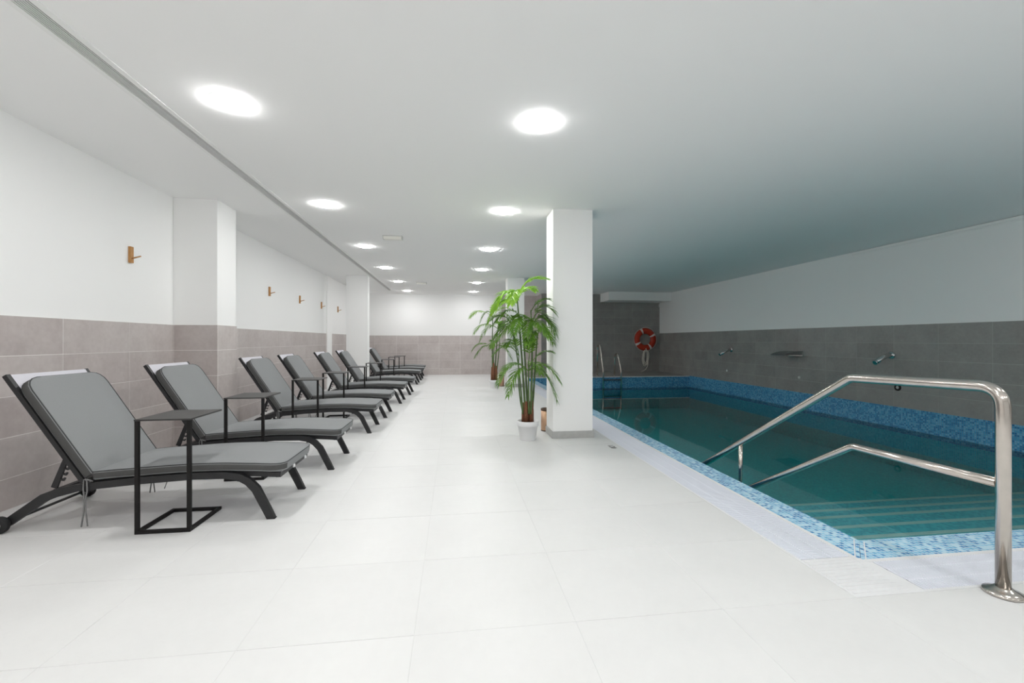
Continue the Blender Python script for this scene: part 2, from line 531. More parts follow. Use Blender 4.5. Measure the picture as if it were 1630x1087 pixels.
# ------------------------------------------------------------------ columns
def column(name, x0, x1, y0, y1, skirt=True):
    b = MB(); b.box(x0, x1, y0, y1, 0, H, bev=0.004)
    o = struct(b.build(name, M['paint']))
    if skirt:
        s_ = MB()
        s_.box(x0 - .012, x1 + .012, y0 - .012, y0, 0.0005, .082, bev=.002)
        s_.build('skirting', M['skirting'], o)
        s2 = MB(); s2.box(x0 - .012, x0, y0, y1, 0.0005, .082, bev=.002); s2.build('skirting', M['skirting'], o)
        s3 = MB(); s3.box(x1, x1 + .012, y0, y1, 0.0005, .082, bev=.002); s3.build('skirting', M['skirting'], o)
    return o
column('column', 1.15, 1.633, 5.06, 5.42)
column('column', 1.30, 1.72, 10.75, 11.12)
c1 = column('column', XL, -2.576, 5.205, 5.62, False)
column('column', -2.545, -2.05, 10.88, 11.09, False)
cg = MB(); cg.box(XL + .01, -2.576 + .0088, 5.205 - .0088, 5.62, 0, TL - .002); cg.build('grout_bed', M['grout'], c1)
wall_tiles(c1, 'y-', 5.205 - TT, XL + .012, -2.576 + .008, rowsL, 9, 50, M['wall_tile'])
wall_tiles(c1, 'x+', -2.576 + TT, 5.205 - .008, 5.62, rowsL, 90, 50, M['wall_tile'])

# ------------------------------------------------------------------ pool shell
def quad_obj(name, parts):
    """parts: list of (box tuple, material)"""
    mats, b = [], MB()
    for bb, m in parts:
        if m not in mats: mats.append(m)
        b.box(*bb, mi=mats.index(m))
    return struct(b.build(name, mats))

quad_obj('floor_pool', [((PX1, XR + .2, PY1, YP, ZB - .1, ZB), M['deep_xy'])])
quad_obj('wall_pool_left', [((PX1, PX2, PY2, PYE, -.30, -.012), M['mos_yz']), ((PX1, PX2, PY1, PYE, ZB, -.30), M['deep_yz'])])
quad_obj('wall_pool_near', [((PX1, XR, PY1, PY2, -.30, -.012), M['mos_xz']), ((PX1, XR, PY1, PY2, ZB, -.30), M['deep_xz'])])
quad_obj('wall_pool_right', [((XR - .006, XR + .01, PY2, PYE, -.30, LEDGE), M['mos_yz']), ((XR - .006, XR + .01, PY2, PYE, ZB, -.30), M['deep_yz'])])
quad_obj('wall_pool_far', [((PX1, XR, PYE, PYE + .1, -.30, LEDGE - .012), M['mos_xz']), ((PX1, XR, PYE, PYE + .1, ZB, -.30), M['deep_xz']),
                           ((PX1, XR, PYE + .1, YP, -.2, LEDGE - .012), M['floor_tile'])])
lg = MB(); lg.box(PX1, XR - .006, PYE + .012, YP - .01, LEDGE - .012, LEDGE - .001)
lg.box(PX1, XR - .006, PYE - .012, PYE + .012, LEDGE - .022, LEDGE, 1)
struct(lg.build('trim_3', [M['pool_tile'], M['plastic_white']]))

# mosaic coping, mitred at the corner, with a slightly rounded inner lip
cL = MB(); cL.prism([(PX1 + .002, PY1 + .004), (PX2, PY2), (PX2, PYE), (PX1 + .002, PYE)], -.012, 0.0)
cL.tube([(PX2 - .004, PY2 - .004, -.006), (PX2 - .004, PYE, -.006)], .006, 8)
struct(cL.build('trim_4', M['mos_xy']))
cN = MB(); cN.prism([(PX1 + .004, PY1 + .002), (XR, PY1 + .002), (XR, PY2), (PX2, PY2)], -.012, 0.0)
cN.tube([(PX2 - .004, PY2 - .004, -.006), (XR, PY2 - .004, -.006)], .006, 8)
struct(cN.build('trim_5', M['mos_xy']))
cb = MB(); cb.box(PX1 + .001, PX1 + .014, PY1 + .001, PY1 + .014, -.012, .0004)
for d in (-.016, .016):
    cb.prism([(PX1 + .01 + d - .002, PY1 + .01 - d + .002), (PX1 + .01 + d + .002, PY1 + .01 - d - .002), (PX2 - .006 + d + .002, PY2 - .006 - d - .002), (PX2 - .006 + d - .002, PY2 - .006 - d + .002)], 0.0, .0012)
struct(cb.build('trim_6', M['plastic_white']))

# entry steps with pale nosings
steps = [(-.25, 2.795), (-.31, 3.09), (-.354, 3.373), (-.419, 3.665), (-.48, 3.97)]
y_prev = PY2
st = MB()
for z, y in steps:
    st.box(PX2, XR - .006, PY2 - .02, y, ZB, z)
stair = struct(st.build('floor_steps', M['step_xy']))
for z, y in steps:
    nb = MB(); nb.box(PX2 + .002, XR - .008, y - .042, y + .004, z - .03, z + .004, bev=.003)
    nb.build('step_nosing', M['nosing'], stair)

# water
wt = MB(); wt.box(PX2 - .03, XR + .02, PY2 - .03, PYE + .03, ZB - .05, ZW)
water = struct(wt.build('water', M['water']))

# overflow grate
gr = thing('overflow_grate', 'white plastic overflow grate between floor tiles and blue coping', 'grate', (PX0, PY0, 0))
def loc(b): return b
b = MB()
ox, oy = PX0, PY0
for (x0, x1, y0, y1) in ((PX0, PX0 + .016, PY0 + .016, PYE), (PX1 - .028, PX1, PY1, PYE), (PX0, XR, PY0, PY0 + .016), (PX1 - .028, XR, PY1 - .028, PY1)):
    b.box(x0 - ox, x1 - ox, y0 - oy, y1 - oy, -.03, .001)
b.build('border', M['plastic_white'], gr)
b = MB(); b.box(.016, .37, .016, PY1 - .028 - oy, -.03, -.0015); b.box(.016, PX1 - .028 - ox, PY1 - .0281 - oy, .34, -.0301, -.0016)
for i in range(11): b.box(.02, PX1 - .03 - ox, .03 + i * .028, .044 + i * .028, -.0015, .0004)
b.build('corner_plate', M['plastic_white'], gr)
b = MB()
y = PY0 + .345
while y < PYE - .01:
    b.box(.016, PX1 - .028 - ox, y - oy, y + .0095 - oy, -.022, 0)
    y += .0145
x = PX0 + .375
while x < XR - .01:
    b.box(x - ox, x + .0095 - ox, .016, PY1 - .028 - oy, -.022, 0)
    x += .0145
for q in (.10, .2):
    b.box(q - .004, q + .004, .34, PYE - oy, -.02, -.0008); b.box(.375, XR - ox, q - .004, q + .004, -.02, -.0008)
o = b.build('grate_bars', M['grate_white'], gr); o['kind'] = 'stuff'
b = MB(); b.box(.016, PX1 - .028 - ox, .016, PYE - oy, -.0345, -.031); b.box(.3, XR - ox, .016, PY1 - .028 - oy, -.0345, -.031)
b.build('drain_channel', M['channel'], gr)

# ------------------------------------------------------------------ ceiling fittings
def make_lamp():
    t = thing('ceiling_light', '', 'ceiling light')
    b = MB(); b.lathe([(.110, 0), (.114, -.0015), (.112, -.003), (.104, -.003), (.104, -.001)], 40)
    b.build('trim_ring', M['plastic_white'], t)
    b = MB(); b.lathe([(.103, -.001), (.103, -.009), (.097, -.0145), (.06, -.0175), (0.0, -.018)], 28)
    b.build('diffuser', M['lamp'], t)
    return t
L0 = make_lamp()
ordn = ['first', 'second', 'third', 'fourth', 'fifth', 'sixth']
LY = [3.07, 5.245, 7.46, 9.60, 11.80, 13.97]
first = True
for xs, row, nm in ((-1.45, 'row above the loungers', 'L'), (0.60, 'row over the walkway', 'R'), (2.65, 'row', 'B'), (4.70, 'row', 'B')):
    for i, y in enumerate([-1.28, 0.90] + (LY if nm != 'B' else [])):
        o = L0 if first else copy_tree(L0)
        first = False
        o.location = (xs, y, H)
        if i < 2:
            o['label'] = 'round white LED downlight above and behind the viewer'
        else:
            o['label'] = 'round white LED downlight, %s from the viewer in the %s' % (ordn[i - 2], row)
        o['group'] = 'round LED downlights in the ceiling'

sd = thing('slot_air_diffuser', 'long narrow white air slot grille running along the ceiling above the loungers', 'air vent', (SX0, 0, H))
b = MB(); wS = SX1 - SX0
b.box(-.018, .014, SY0, SY1, -.004, .004, bev=.001); b.box(wS - .014, wS + .018, SY0, SY1, -.004, .004, bev=.001); b.box(-.018, wS + .018, SY1 - .01, SY1 + .018, -.004, .004)
b.build('frame', M['vent_white'], sd)
for i in range(7):
    b = MB(); x = .014 + (wS - .028) * (i + .5) / 7
    b.box(x - .0028, x + .0028, SY0, SY1 - .01, -.001, .0025)
    b.build('slat', M['vent_white'], sd)
b = MB(); b.box(.001, wS - .001, SY0 + .001, SY1 - .001, .06, .08)
b.build('duct', M['vent_dark'], sd)

def emergency(x, y, lab):
    t = thing('emergency_light', lab, 'light fitting', (x, y, H), group='emergency lights on the ceiling')
    b = MB(); b.box(-.145, .145, -.06, .06, -.012, 0, bev=.003); b.build('base', M['lens_edge'], t)
    b = MB()
    b.add([(-.138, -.055, -.012), (.138, -.055, -.012), (.138, .055, -.012), (-.138, .055, -.012), (-.125, -.042, -.05), (.125, -.042, -.05), (.125, .042, -.05), (-.125, .042, -.05)],
          [(7, 6, 5, 4), (0, 1, 5, 4), (1, 2, 6, 5), (2, 3, 7, 6), (3, 0, 4, 7)])
    b.build('cover', M['lens'], t)
    for s_ in (-1, 1):
        b = MB(); b.box(min(s_ * .128, s_ * .142), max(s_ * .128, s_ * .142), -.056, .056, -.045, -.012, bev=.003); b.build('end_cap', M['lens_edge'], t)
emergency(-.905, 6.72, 'nearer small rectangular emergency light on the ceiling, between the lamp rows')
emergency(-.87, 11.95, 'distant small rectangular emergency light on the ceiling, near the back wall')

# ------------------------------------------------------------------ wooden hooks
def make_hook():
    t = thing('wall_hook', '', 'hook')
    b = MB(); b.box(0, .022, -.021, .021, -.076, .076, bev=.002); b.build('backplate', M['oak'], t)
    b = MB(); b.tube([(.015, 0, -.035), (.095, 0, -.012)], [.007, .0065], 10)
    b.build('peg', M['oak'], t)
    return t
hk = make_hook()
for i, (y, z, lab) in enumerate((
        (4.56, 1.955, 'wooden coat hook on the stretch of wall before the tiled column, nearest the viewer'),
        (7.69, 1.958, 'first wooden coat hook past the tiled column on the white wall'),
        (9.12, 1.957, 'second wooden coat hook past the tiled column on the white wall'),
        (10.54, 1.955, 'third wooden coat hook past the tiled column, just before the wall pilaster'),
        (11.98, 1.963, 'wooden coat hook farthest away, beside the white freestanding column'))):
    o = hk if i == 0 else copy_tree(hk)
    o.location = (XL if i != 3 else XL, y, z); o['label'] = lab; o['group'] = 'wooden coat hooks on the wall'

# ------------------------------------------------------------------ sun loungers
def cushion(path, width, th, r_end0, r_end1, nseg=28, crown=.006):
    """slab bent along an xz path (its underside), rounded in plan at both ends; returns mesh builder + piping loops"""
    P = [Vector((p[0], 0, p[1])) for p in path]
    L = [0]
    for a, b2 in zip(P[:-1], P[1:]): L.append(L[-1] + (b2 - a).length)
    T = L[-1]
    def at(s):
        s = max(0, min(T, s))
        for i in range(len(P) - 1):
            if s <= L[i + 1] + 1e-9:
                t = (s - L[i]) / (L[i + 1] - L[i])
                return P[i].lerp(P[i + 1], t), (P[i + 1] - P[i]).normalized()
    ss = []
    for q in (0, .1, .3, .6, 1): ss.append(r_end0 * q)
    n = nseg
    for i in range(1, n): ss.append(r_end0 + (T - r_end0 - r_end1) * i / n)
    for q in (1, .6, .3, .1, 0): ss.append(T - r_end1 * q)
    b = MB(); rings = []; loopT, loopB = [[], []], [[], []]
    for s in ss:
        d0, d1 = s, T - s
        w = width / 2
        for d, r in ((d0, r_end0), (d1, r_end1)):
            if d < r: w = min(w, width / 2 - r + math.sqrt(max(0, r * r - (r - d) ** 2)))
        p, t = at(s)
        # smooth normal
        pa, _ = at(s - .04); pb, _ = at(s + .04)
        t = (pb - pa).normalized()
        nn = Vector((-t.z, 0, t.x))
        e = .010
        ring = []
        for y, z in ((-w + e, 0), (-w, e), (-w - .002, th * .5), (-w, th - e), (-w + e, th), (-w * .45, th + crown), (w * .45, th + crown), (w - e, th), (w, th - e), (w + .002, th * .5), (w, e), (w - e, 0)):
            q = p + nn * z
            ring.append((q.x, y, q.z))
        rings.append(ring)
        for k_, (yy, zz) in enumerate(((-w + .003, th - .002), (w - .003, th - .002))):
            q = p + nn * zz; loopT[k_].append((q.x, yy, q.z))
    m = len(rings[0]); vs = [q for rg in rings for q in rg]; fs = []
    for i in range(len(rings) - 1):
        for j in range(m):
            fs.append((i * m + j, (i + 1) * m + j, (i + 1) * m + (j + 1) % m, i * m + (j + 1) % m))
    b.add(vs, fs, 0, True)
    for q, f in enumerate(fs):
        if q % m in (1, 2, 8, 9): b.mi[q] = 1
    b.f.append(tuple(range(m))); b.mi.append(0); b.sm.append(False)
    o = (len(rings) - 1) * m
    b.f.append(tuple(o + j for j in reversed(range(m)))); b.mi.append(0); b.sm.append(False)
    loop = loopT[0] + list(reversed(loopT[1]))
    return b, loop

def make_lounger(angle, flat=False):
    """local frame: x from the wall (-) to the foot (+), y across, origin on the floor"""
    t = thing('sun_lounger', '', 'sun lounger', group='grey sun loungers along the wall')
    OX = 1.9
    # side frames: rear arm down to the wheel, arched rail, curved front leg
    pr = [(-2.668, .052), (-2.47, .195), (-2.40, .222), (-2.27, .251), (-1.95, .278), (-1.64, .293), (-1.44, .291), (-1.365, .277), (-1.31, .245), (-1.265, .195), (-1.20, .062), (-1.171, .0)]
    pr = [(x + OX, z) for x, z in pr]
    hs = [.05, .052, .05, .042, .044, .042, .042, .044, .048, .05, .048, .046]
    P = [Vector((p[0], 0, p[1])) for p in pr]
    for s_ in (-1, 1):
        b = MB(); yc = s_ * .285
        b.bar_xz(pr, hs, yc - .015, yc + .015)
        b.build('side_frame', M['frame'], t)
        b = MB(); b.box(pr[-1][0] - .025, pr[-1][0] + .025, yc - .016, yc + .016, 0.0, .006)
        b.build('foot_pad', M['rubber'], t)
        b = MB(); yw = s_ * .318
        b.lathe([(.012, -.016), (.046, -.016), (.05, -.010), (.05, .010), (.046, .016), (.012, .016)], 22, (-2.683 + OX, yw, .05), axis='y')
        wv = b.build('wheel', M['rubber'], t)
        b = MB(); b.lathe([(.0, -.0195), (.017, -.0185), (.018, .0185), (0, .0195)], 14, (-2.683 + OX, yw, .05), axis='y')
        b.build('hub', M['vent_white'], wv)
    b = MB()
    b.tube([(-2.683 + OX, -.33, .05), (-2.683 + OX, .33, .05)], .009, 10)
    b.build('axle', M['frame'], t)
    for x, z in ((-2.42, .225), (-1.37, .255)):
        b = MB(); b.box(x + OX - .018, x + OX + .018, -.272, .272, z - .014, z + .014, bev=.003)
        b.build('cross_bar', M['frame'], t)
    # seat sling frame (rests inside the rails and overhangs the feet)
    b = MB()
    seat_under = [(-2.235, .288), (-1.95, .302), (-1.64, .316), (-1.40, .313), (-1.125, .293)]
    su = [(x + OX, z) for x, z in seat_under]
    for s_ in (-1, 1):
        yc = s_ * .252
        b.bar_xz([(x, z - .020) for x, z in su], .030, yc - .014, yc + .014)
    xe = su[-1][0]; b.box(xe - .03, xe, -.262, .262, su[-1][1] - .036, su[-1][1] - .006)
    b.build('seat_frame', M['frame'], t)
    b = MB(); b.bar_xz([(x, z - .004) for x, z in su], .003, -.25, .25); b.build('seat_sling', M['sling'], t)
    # back frame
    c, s = math.cos(angle), math.sin(angle)
    piv = Vector((-2.252 + OX, 0, .296))
    def bk(d, n):   # d along the back from the pivot, n out of its front face
        return (piv.x - c * d + s * n, piv.z + s * d + c * n)
    LB = .772
    b = MB()
    for s_ in (-1, 1):
        yc = s_ * .285
        b.bar_xz([bk(-.01, -.012), bk(LB, -.012)], .026, yc - .013, yc + .013)
    e0, e1 = bk(LB - .012, -.012), bk(.03, -.012)
    for e in (e0, e1):
        b.tube([(e[0], -.275, e[1]), (e[0], .275, e[1])], .010, 10)
    b.build('back_frame', M['frame'], t)
    b = MB(); b.bar_xz([bk(.03, -.001), bk(LB - .004, -.001)], .003, -.272, .272)
    b.build('back_sling', M['sling'], t)
    # toothed supports
    if not flat:
        for s_ in (-1, 1):
            yc = s_ * .262
            b = MB(); b0, b1 = Vector((-2.438 + OX, 0, .245)), Vector((-2.372 + OX, 0, .425))
            b.bar_xz([(b0.x, b0.z), (b1.x, b1.z)], [.034, .026], yc - .006, yc + .006)
            dn = (b1 - b0).normalized(); nr = Vector((dn.z, 0, -dn.x))
            for q in (.06, .095, .13):
                p = b0 + dn * q
                a, e = p + nr * .01, p + nr * .034
                f = e + dn * .014
                b.bar_xz([(a.x, a.z), (e.x, e.z), (f.x, f.z)], .010, yc - .006, yc + .006)
            b.build('ratchet_bracket', M['frame'], t)
    # cushions
    sp = [(-2.205 + OX, .290), (-2.1 + OX, .298), (-1.95 + OX, .305), (-1.8 + OX, .313), (-1.64 + OX, .319), (-1.45 + OX, .318), (-1.28 + OX, .309), (-1.10 + OX, .297)]
    b, lp = cushion(sp, .592, .054, .012, .075, crown=.002)
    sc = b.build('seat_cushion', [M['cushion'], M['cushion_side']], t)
    b = MB(); b.tube(lp, .0032, 6, closed=True); b.build('piping', M['piping'], sc)
    bp_ = [bk(d, .003) for d in (LB - .068, .45, .25, .004)]
    b, lp = cushion(bp_, .592, .062, .085, .008, 20, crown=.003)
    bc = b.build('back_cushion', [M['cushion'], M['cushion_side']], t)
    b = MB(); b.tube(lp, .0032, 6, closed=True); b.build('piping', M['piping'], bc)
    # tie cords at the hinge, near side
    for s_ in (-1, 1):
        b = MB(); y = s_ * .305; x = -2.238 + OX
        b.tube([(x + .035, y + -s_ * .012, .285), (x + .012, y, .30), (x - .006, y, .30), (x - .010, y, .24), (x - .004, y, .19), (x - .008, y, .10), (x - .020, y, .012)], .0042, 6)
        b.tube([(x + .0, y, .305), (x + .010, y, .29), (x + .012, y, .23), (x + .002, y, .18), (x + .004, y, .10), (x + .014, y, .014)], .0042, 6)
        b.build('tie_cord', M['cord'], t)
    b = MB(); b.tube([(-1.80 + OX, -.27, .258), (-1.815 + OX, -.27, .215)], .003, 6); b.build('tie_cord', M['cord'], t)
    for y in (-.10, .13):
        b = MB(); b.box(-1.103 + OX, -1.092 + OX, y - .011, y + .011, .276, .298, bev=.003)
        b.build('end_clip', M['plastic_white'], t)
    return t

ANG = math.atan2(.65, .417)
L_1 = make_lounger(ANG)
L_9 = make_lounger(math.radians(4), True)
lounge = [(3.026, 0.0, 'grey cushioned sun lounger nearest the viewer, in front of the tiled column'),
          (4.10, .085, 'second grey sun lounger from the viewer, its back beside the tiled column'),
          (5.65, .13, 'third grey sun lounger from the viewer, first one past the tiled column'),
          (6.74, .155, 'fourth grey sun lounger from the viewer, set close behind the third'),
          (8.22, .205, 'fifth grey sun lounger from the viewer, midway along the tiled wall'),
          (9.50, .25, 'sixth grey sun lounger from the viewer, last before the white freestanding column'),
          (11.76, .21, 'seventh grey sun lounger, its back partly hidden by the white freestanding column'),
          (13.0, .22, 'eighth grey sun lounger, raised back against the tiled back wall'),
          (14.08, .18, 'last grey sun lounger at the back wall, its back lowered flat')]
for i, (y, dx, lab) in enumerate(lounge):
    o = L_9 if i == 8 else (L_1 if i == 0 else copy_tree(L_1))
    o.location = (-1.9 + dx, y + .285, 0); o['label'] = lab
    o.rotation_euler = (0, 0, random.uniform(-.006, .006) if i else 0)

# ------------------------------------------------------------------ C-shaped side tables
def make_table():
    t = thing('side_table', '', 'side table', group='black side tables beside the loungers')
    w, d, h, q = .305, .362, .682, .0205
    b = MB(); b.box(-.002, w + .002, -.002, d, h - .010, h, bev=.0015); b.build('table_top', M['table_top'], t)
    for x in (0, w - q):
        b = MB(); b.box(x, x + q, 0, q, q, h - .010, bev=.001); b.build('leg', M['black'], t)
    for (x0, x1, y0, y1) in ((0, w, 0, q), (0, w, d - q, d), (0, q, q, d - q), (w - q, w, q, d - q)):
        b = MB(); b.box(x0, x1, y0, y1, 0.0005, q, bev=.001); b.build('base_bar', M['black'], t)
    return t
T1 = make_table()
tabs = [(-1.878, 2.872, 'black C-shaped side table in front of the nearest lounger'),
        (-1.862, 3.86, 'black side table between the first and second loungers'),
        (-1.915, 5.52, 'black side table just before the third lounger'),
        (-1.880, 6.62, 'black side table between the third and fourth loungers'),
        (-1.872, 8.07, 'black side table just before the fifth lounger'),
        (-1.812, 9.39, 'black side table just before the sixth lounger'),
        (-1.770, 11.10, 'black side table beside the white freestanding column'),
        (-1.846, 12.78, 'black side table beside the eighth lounger, overlapped by the one behind'),
        (-1.795, 13.66, 'black side table closest to the back wall, beside the flat lounger')]
for i, (x, y, lab) in enumerate(tabs):
    o = T1 if i == 0 else copy_tree(T1)
    o.location = (x, y, 0); o['label'] = lab
    o.rotation_euler = (0, 0, [.0, .01, -.01, .015, 0, -.015, .0, .01, .0][i])

# ------------------------------------------------------------------ potted palms
def frond(b, base, mid, tip, llen, pairs, mi=0, droop=.35, width=.016, rnd=random):
    pts = bez(base, mid, tip, 12)
    b.tube(pts, [.0055 - .0042 * i / 12 for i in range(13)], 5, mi=mi)
    P0, P1, P2 = Vector(base), Vector(mid), Vector(tip)
    for i in range(pairs):
        t = .24 + .76 * i / (pairs - 1)
        p = P0 * (1 - t) ** 2 + P1 * 2 * t * (1 - t) + P2 * t * t
        tg = ((P1 - P0) * (1 - t) + (P2 - P1) * t).normalized()
        side = tg.cross(Vector((0, 0, 1)))
        if side.length < .15: side = tg.cross(Vector((0, 1, 0)))
        side.normalize()
        up = side.cross(tg).normalized()
        ln = llen * (.55 + .45 * math.sin(PI * min(1, .18 + t * .75))) * (1.0 if t < .8 else 1.0 - (t - .8) * 1.6)
        for sg in (-1, 1):
            L_ = ln * rnd.uniform(.85, 1.1)
            d = (side * sg * (.92 - .45 * t) + tg * (.55 + .35 * t) + up * rnd.uniform(.0, .28)).normalized()
            wv = d.cross(up).normalized()
            cs = []
            for q in (0, .3, .65, 1):
                cs.append(p + d * L_ * q + Vector((0, 0, -1)) * droop * L_ * q * q)
            ws = [width * .35, width, width * .75, 0.0008]
            vs = []
            for cpt, wd in zip(cs, ws):
                vs += [cpt - wv * wd * .5 + up * wd * .12, cpt - up * wd * .05, cpt + wv * wd * .5 + up * wd * .12]
            fs = []
            for j in range(3):
                a = j * 3
                fs += [(a, a + 1, a + 4, a + 3), (a + 1, a + 2, a + 5, a + 4)]
            b.add(vs, fs, mi, True)

def pot(t, r0, r1, h):
    b = MB()
    b.lathe([(r0, 0), (r0 + .003, .004), (r0 + (r1 - r0) * .72, h * .74), (r1 - .004, h * .745), (r1, h * .76), (r1 + .003, h - .004), (r1, h), (r1 - .010, h), (r1 - .013, h - .03), (.0, h - .032)], 36)
    b.build('pot', M['plastic_white'], t)
    b = MB(); b.lathe([(r1 - .013, h - .03), (r1 * .6, h - .018), (0, h - .012)], 24)
    b.build('soil', M['soil'], t)

def cane(t, base, mid, top, r):
    b = MB(); pts = bez(base, mid, top, 14)
    b.tube(pts, [r * (1 - .45 * i / 14) * (1.10 if i % 3 == 0 else 1) for i in range(15)], 8)
    b.build('cane', M['cane'], t)

def sheath(t, x, y, h0, h1, r):
    b = MB(); b.tube([(x, y, h0), (x * 1.02, y, (h0 + h1) / 2), (x * .98, y, h1)], [r, r * .92, r * .55], 8)
    b.build('sheath', M['bark'], t)

def fr_part(t, base, mid, tip, llen=.18, pairs=17, lit=False, droop=.35, width=.019):
    b = MB(); frond(b, base, mid, tip, llen, pairs, 0, droop, width)
    b.build('frond', M['leaf_lit'] if lit else M['leaf'], t)

rg = random.Random(3)
p1 = thing('potted_palm', 'tall artificial palm in a white pot beside the big white column', 'potted plant', (.848, 5.04, 0), group='potted palms')
pot(p1, .088, .125, .222)
for x, y, r in ((-.062, .0, .02), (-.028, -.02, .026), (.006, .015, .028), (.04, -.01, .028), (.062, .02, .02), (-.01, .03, .022)):
    sheath(p1, x * .9, y, .19, .44 + rg.uniform(-.02, .03), r * .92)
cane(p1, (-.03, -.01, .3), (-.07, 0, 1.0), (-.125, -.01, 1.62), .014)
cane(p1, (.0, .02, .3), (-.02, .02, .9), (-.07, .02, 1.42), .013)
cane(p1, (.035, .0, .3), (.05, 0, .9), (.05, -.02, 1.36), .013)
cane(p1, (.055, .02, .3), (.09, .03, .8), (.12, .04, 1.22), .012)
cane(p1, (-.055, .0, .3), (-.13, 0, .6), (-.10, .03, .98), .010)
cane(p1, (.01, -.02, .3), (.0, -.03, .6), (.005, -.03, .86), .012)
A = (-.125, -.01, 1.60)
fr_part(p1, A, (-.06, -.02, 1.92), (.20, -.08, 1.86), .15, 16, True, .25, .03)
fr_part(p1, A, (-.02, .10, 1.86), (.12, .2, 1.76), .13, 14, True, .3, .027)
fr_part(p1, A, (-.25, -.04, 1.86), (-.41, -.10, 1.50), .17, 17, True, .45, .03)
fr_part(p1, (-.125, 0, 1.58), (-.30, .08, 1.74), (-.46, .12, 1.36), .16, 16, True, .5, .028)
B = (-.07, .02, 1.40)
fr_part(p1, B, (-.22, -.06, 1.62), (-.40, -.12, 1.34), .16, 15)
fr_part(p1, B, (-.2, .12, 1.5), (-.36, .2, 1.2), .15, 14)
fr_part(p1, B, (-.12, -.16, 1.5), (-.2, -.3, 1.24), .15, 14)
C = (.05, -.02, 1.34)
fr_part(p1, C, (.10, -.06, 1.66), (.28, -.12, 1.48), .19, 17)
fr_part(p1, C, (.16, -.10, 1.56), (.27, -.2, 1.24), .19, 17)
fr_part(p1, C, (.10, .0, 1.6), (.24, -.05, 1.36), .18, 16)
fr_part(p1, C, (.0, -.14, 1.5), (-.06, -.26, 1.22), .16, 14)
D = (.12, .04, 1.20)
fr_part(p1, D, (.16, -.02, 1.40), (.26, -.12, 1.14), .17, 15)
fr_part(p1, (-.10, .03, .97), (-.16, -.02, 1.26), (-.26, -.1, 1.10), .14, 14)
fr_part(p1, (.0, -.03, .84), (.02, -.10, 1.26), (.0, -.20, 1.10), .15, 15)
fr_part(p1, (.0, -.03, .84), (.12, -.08, 1.06), (.25, -.12, 1.02), .15, 15)
E_ = (.0, -.03, .80)
fr_part(p1, E_, (-.22, -.10, 1.02), (-.36, -.18, .68), .15, 17, False, .35, .017)
fr_part(p1, E_, (-.16, -.16, .94), (-.26, -.26, .56), .14, 16, False, .35, .017)
fr_part(p1, E_, (.16, -.14, 1.0), (.32, -.22, .70), .16, 18, False, .4, .017)
fr_part(p1, E_, (.20, -.04, .92), (.31, -.1, .48), .17, 18, False, .4, .017)
fr_part(p1, E_, (-.14, .14, .98), (-.26, .22, .78), .17, 15)
fr_part(p1, E_, (.10, .16, 1.0), (.20, .26, .76), .17, 15)

fr_part(p1, A, (-.16, -.16, 1.84), (-.24, -.34, 1.56), .15, 16, True, .4, .026)
fr_part(p1, B, (-.16, -.06, 1.44), (-.38, -.14, 1.16), .17, 16)
fr_part(p1, C, (.14, -.06, 1.50), (.27, -.14, 1.30), .18, 16)
fr_part(p1, C, (.04, -.16, 1.46), (.16, -.34, 1.20), .17, 16)
fr_part(p1, D, (.06, -.12, 1.36), (-.04, -.26, 1.12), .16, 15)
fr_part(p1, (-.10, .03, .97), (-.22, .06, 1.18), (-.38, .1, 1.00), .15, 15)
cane(p1, (-.06, -.01, .3), (-.10, -.02, .9), (-.20, -.03, 1.36), .010)
cane(p1, (.03, -.025, .3), (.06, -.03, .9), (.03, -.03, 1.5), .012)
fr_part(p1, (-.20, -.03, 1.34), (-.30, -.06, 1.52), (-.46, -.1, 1.36), .14, 15, False, .3)
fr_part(p1, (-.20, -.03, 1.34), (-.16, -.12, 1.50), (-.02, -.18, 1.40), .13, 14, False, .3)
fr_part(p1, (-.20, -.03, 1.30), (-.32, -.02, 1.36), (-.42, -.04, 1.12), .14, 15, False, .35)
fr_part(p1, (.03, -.03, 1.48), (.10, -.06, 1.64), (.22, -.1, 1.62), .14, 15, False, .3)
p2 = thing('potted_palm', 'smaller-looking distant palm in a white pot near the far column', 'potted plant', (.955, 10.60, 0), group='potted palms')
pot(p2, .082, .118, .20)
for x, y, r in ((-.05, .0, .03), (-.01, -.02, .034), (.035, .01, .034), (.06, 0, .026)):
    sheath(p2, x, y, .17, .55 + rg.uniform(-.04, .08), r)
cane(p2, (-.03, 0, .3), (-.05, 0, 1.0), (-.03, 0, 1.72), .018)
cane(p2, (.02, 0, .3), (.05, .02, .9), (.10, .02, 1.5), .017)
cane(p2, (.05, 0, .3), (.12, 0, .8), (.14, 0, 1.2), .015)
cane(p2, (-.01, -.02, .3), (-.02, -.02, .7), (0, -.02, 1.05), .016)
for (x, z, sets) in ((-.03, 1.72, ((-.34, .30, -.52, .02), (.2, .34, .42, .16), (.05, .38, .14, .3), (-.12, .30, -.30, -.12), (.25, .25, .46, -.1))),
                     (.08, 1.44, ((-.36, .26, -.56, -.10), (.24, .24, .50, -.12), (-.2, .24, -.40, -.28), (.30, .18, .42, -.32), (.05, .3, .1, .05))),
                     (.0, .98, ((-.32, .24, -.50, -.04), (.28, .24, .5, -.02), (-.24, .18, -.44, -.22), (.2, .2, .40, -.26), (.02, .3, -.06, .02)))):
    for j, (ax, az, bx_, bz) in enumerate(sets):
        yy = rg.uniform(-.3, .3) if bx_ < .2 else rg.uniform(-.3, -.08)
        fr_part(p2, (x, 0, z), (x + ax, yy * .6, z + az), (x + bx_, yy, z + bz), .2, 14, z > 1.6 and j < 3, .4, .026)

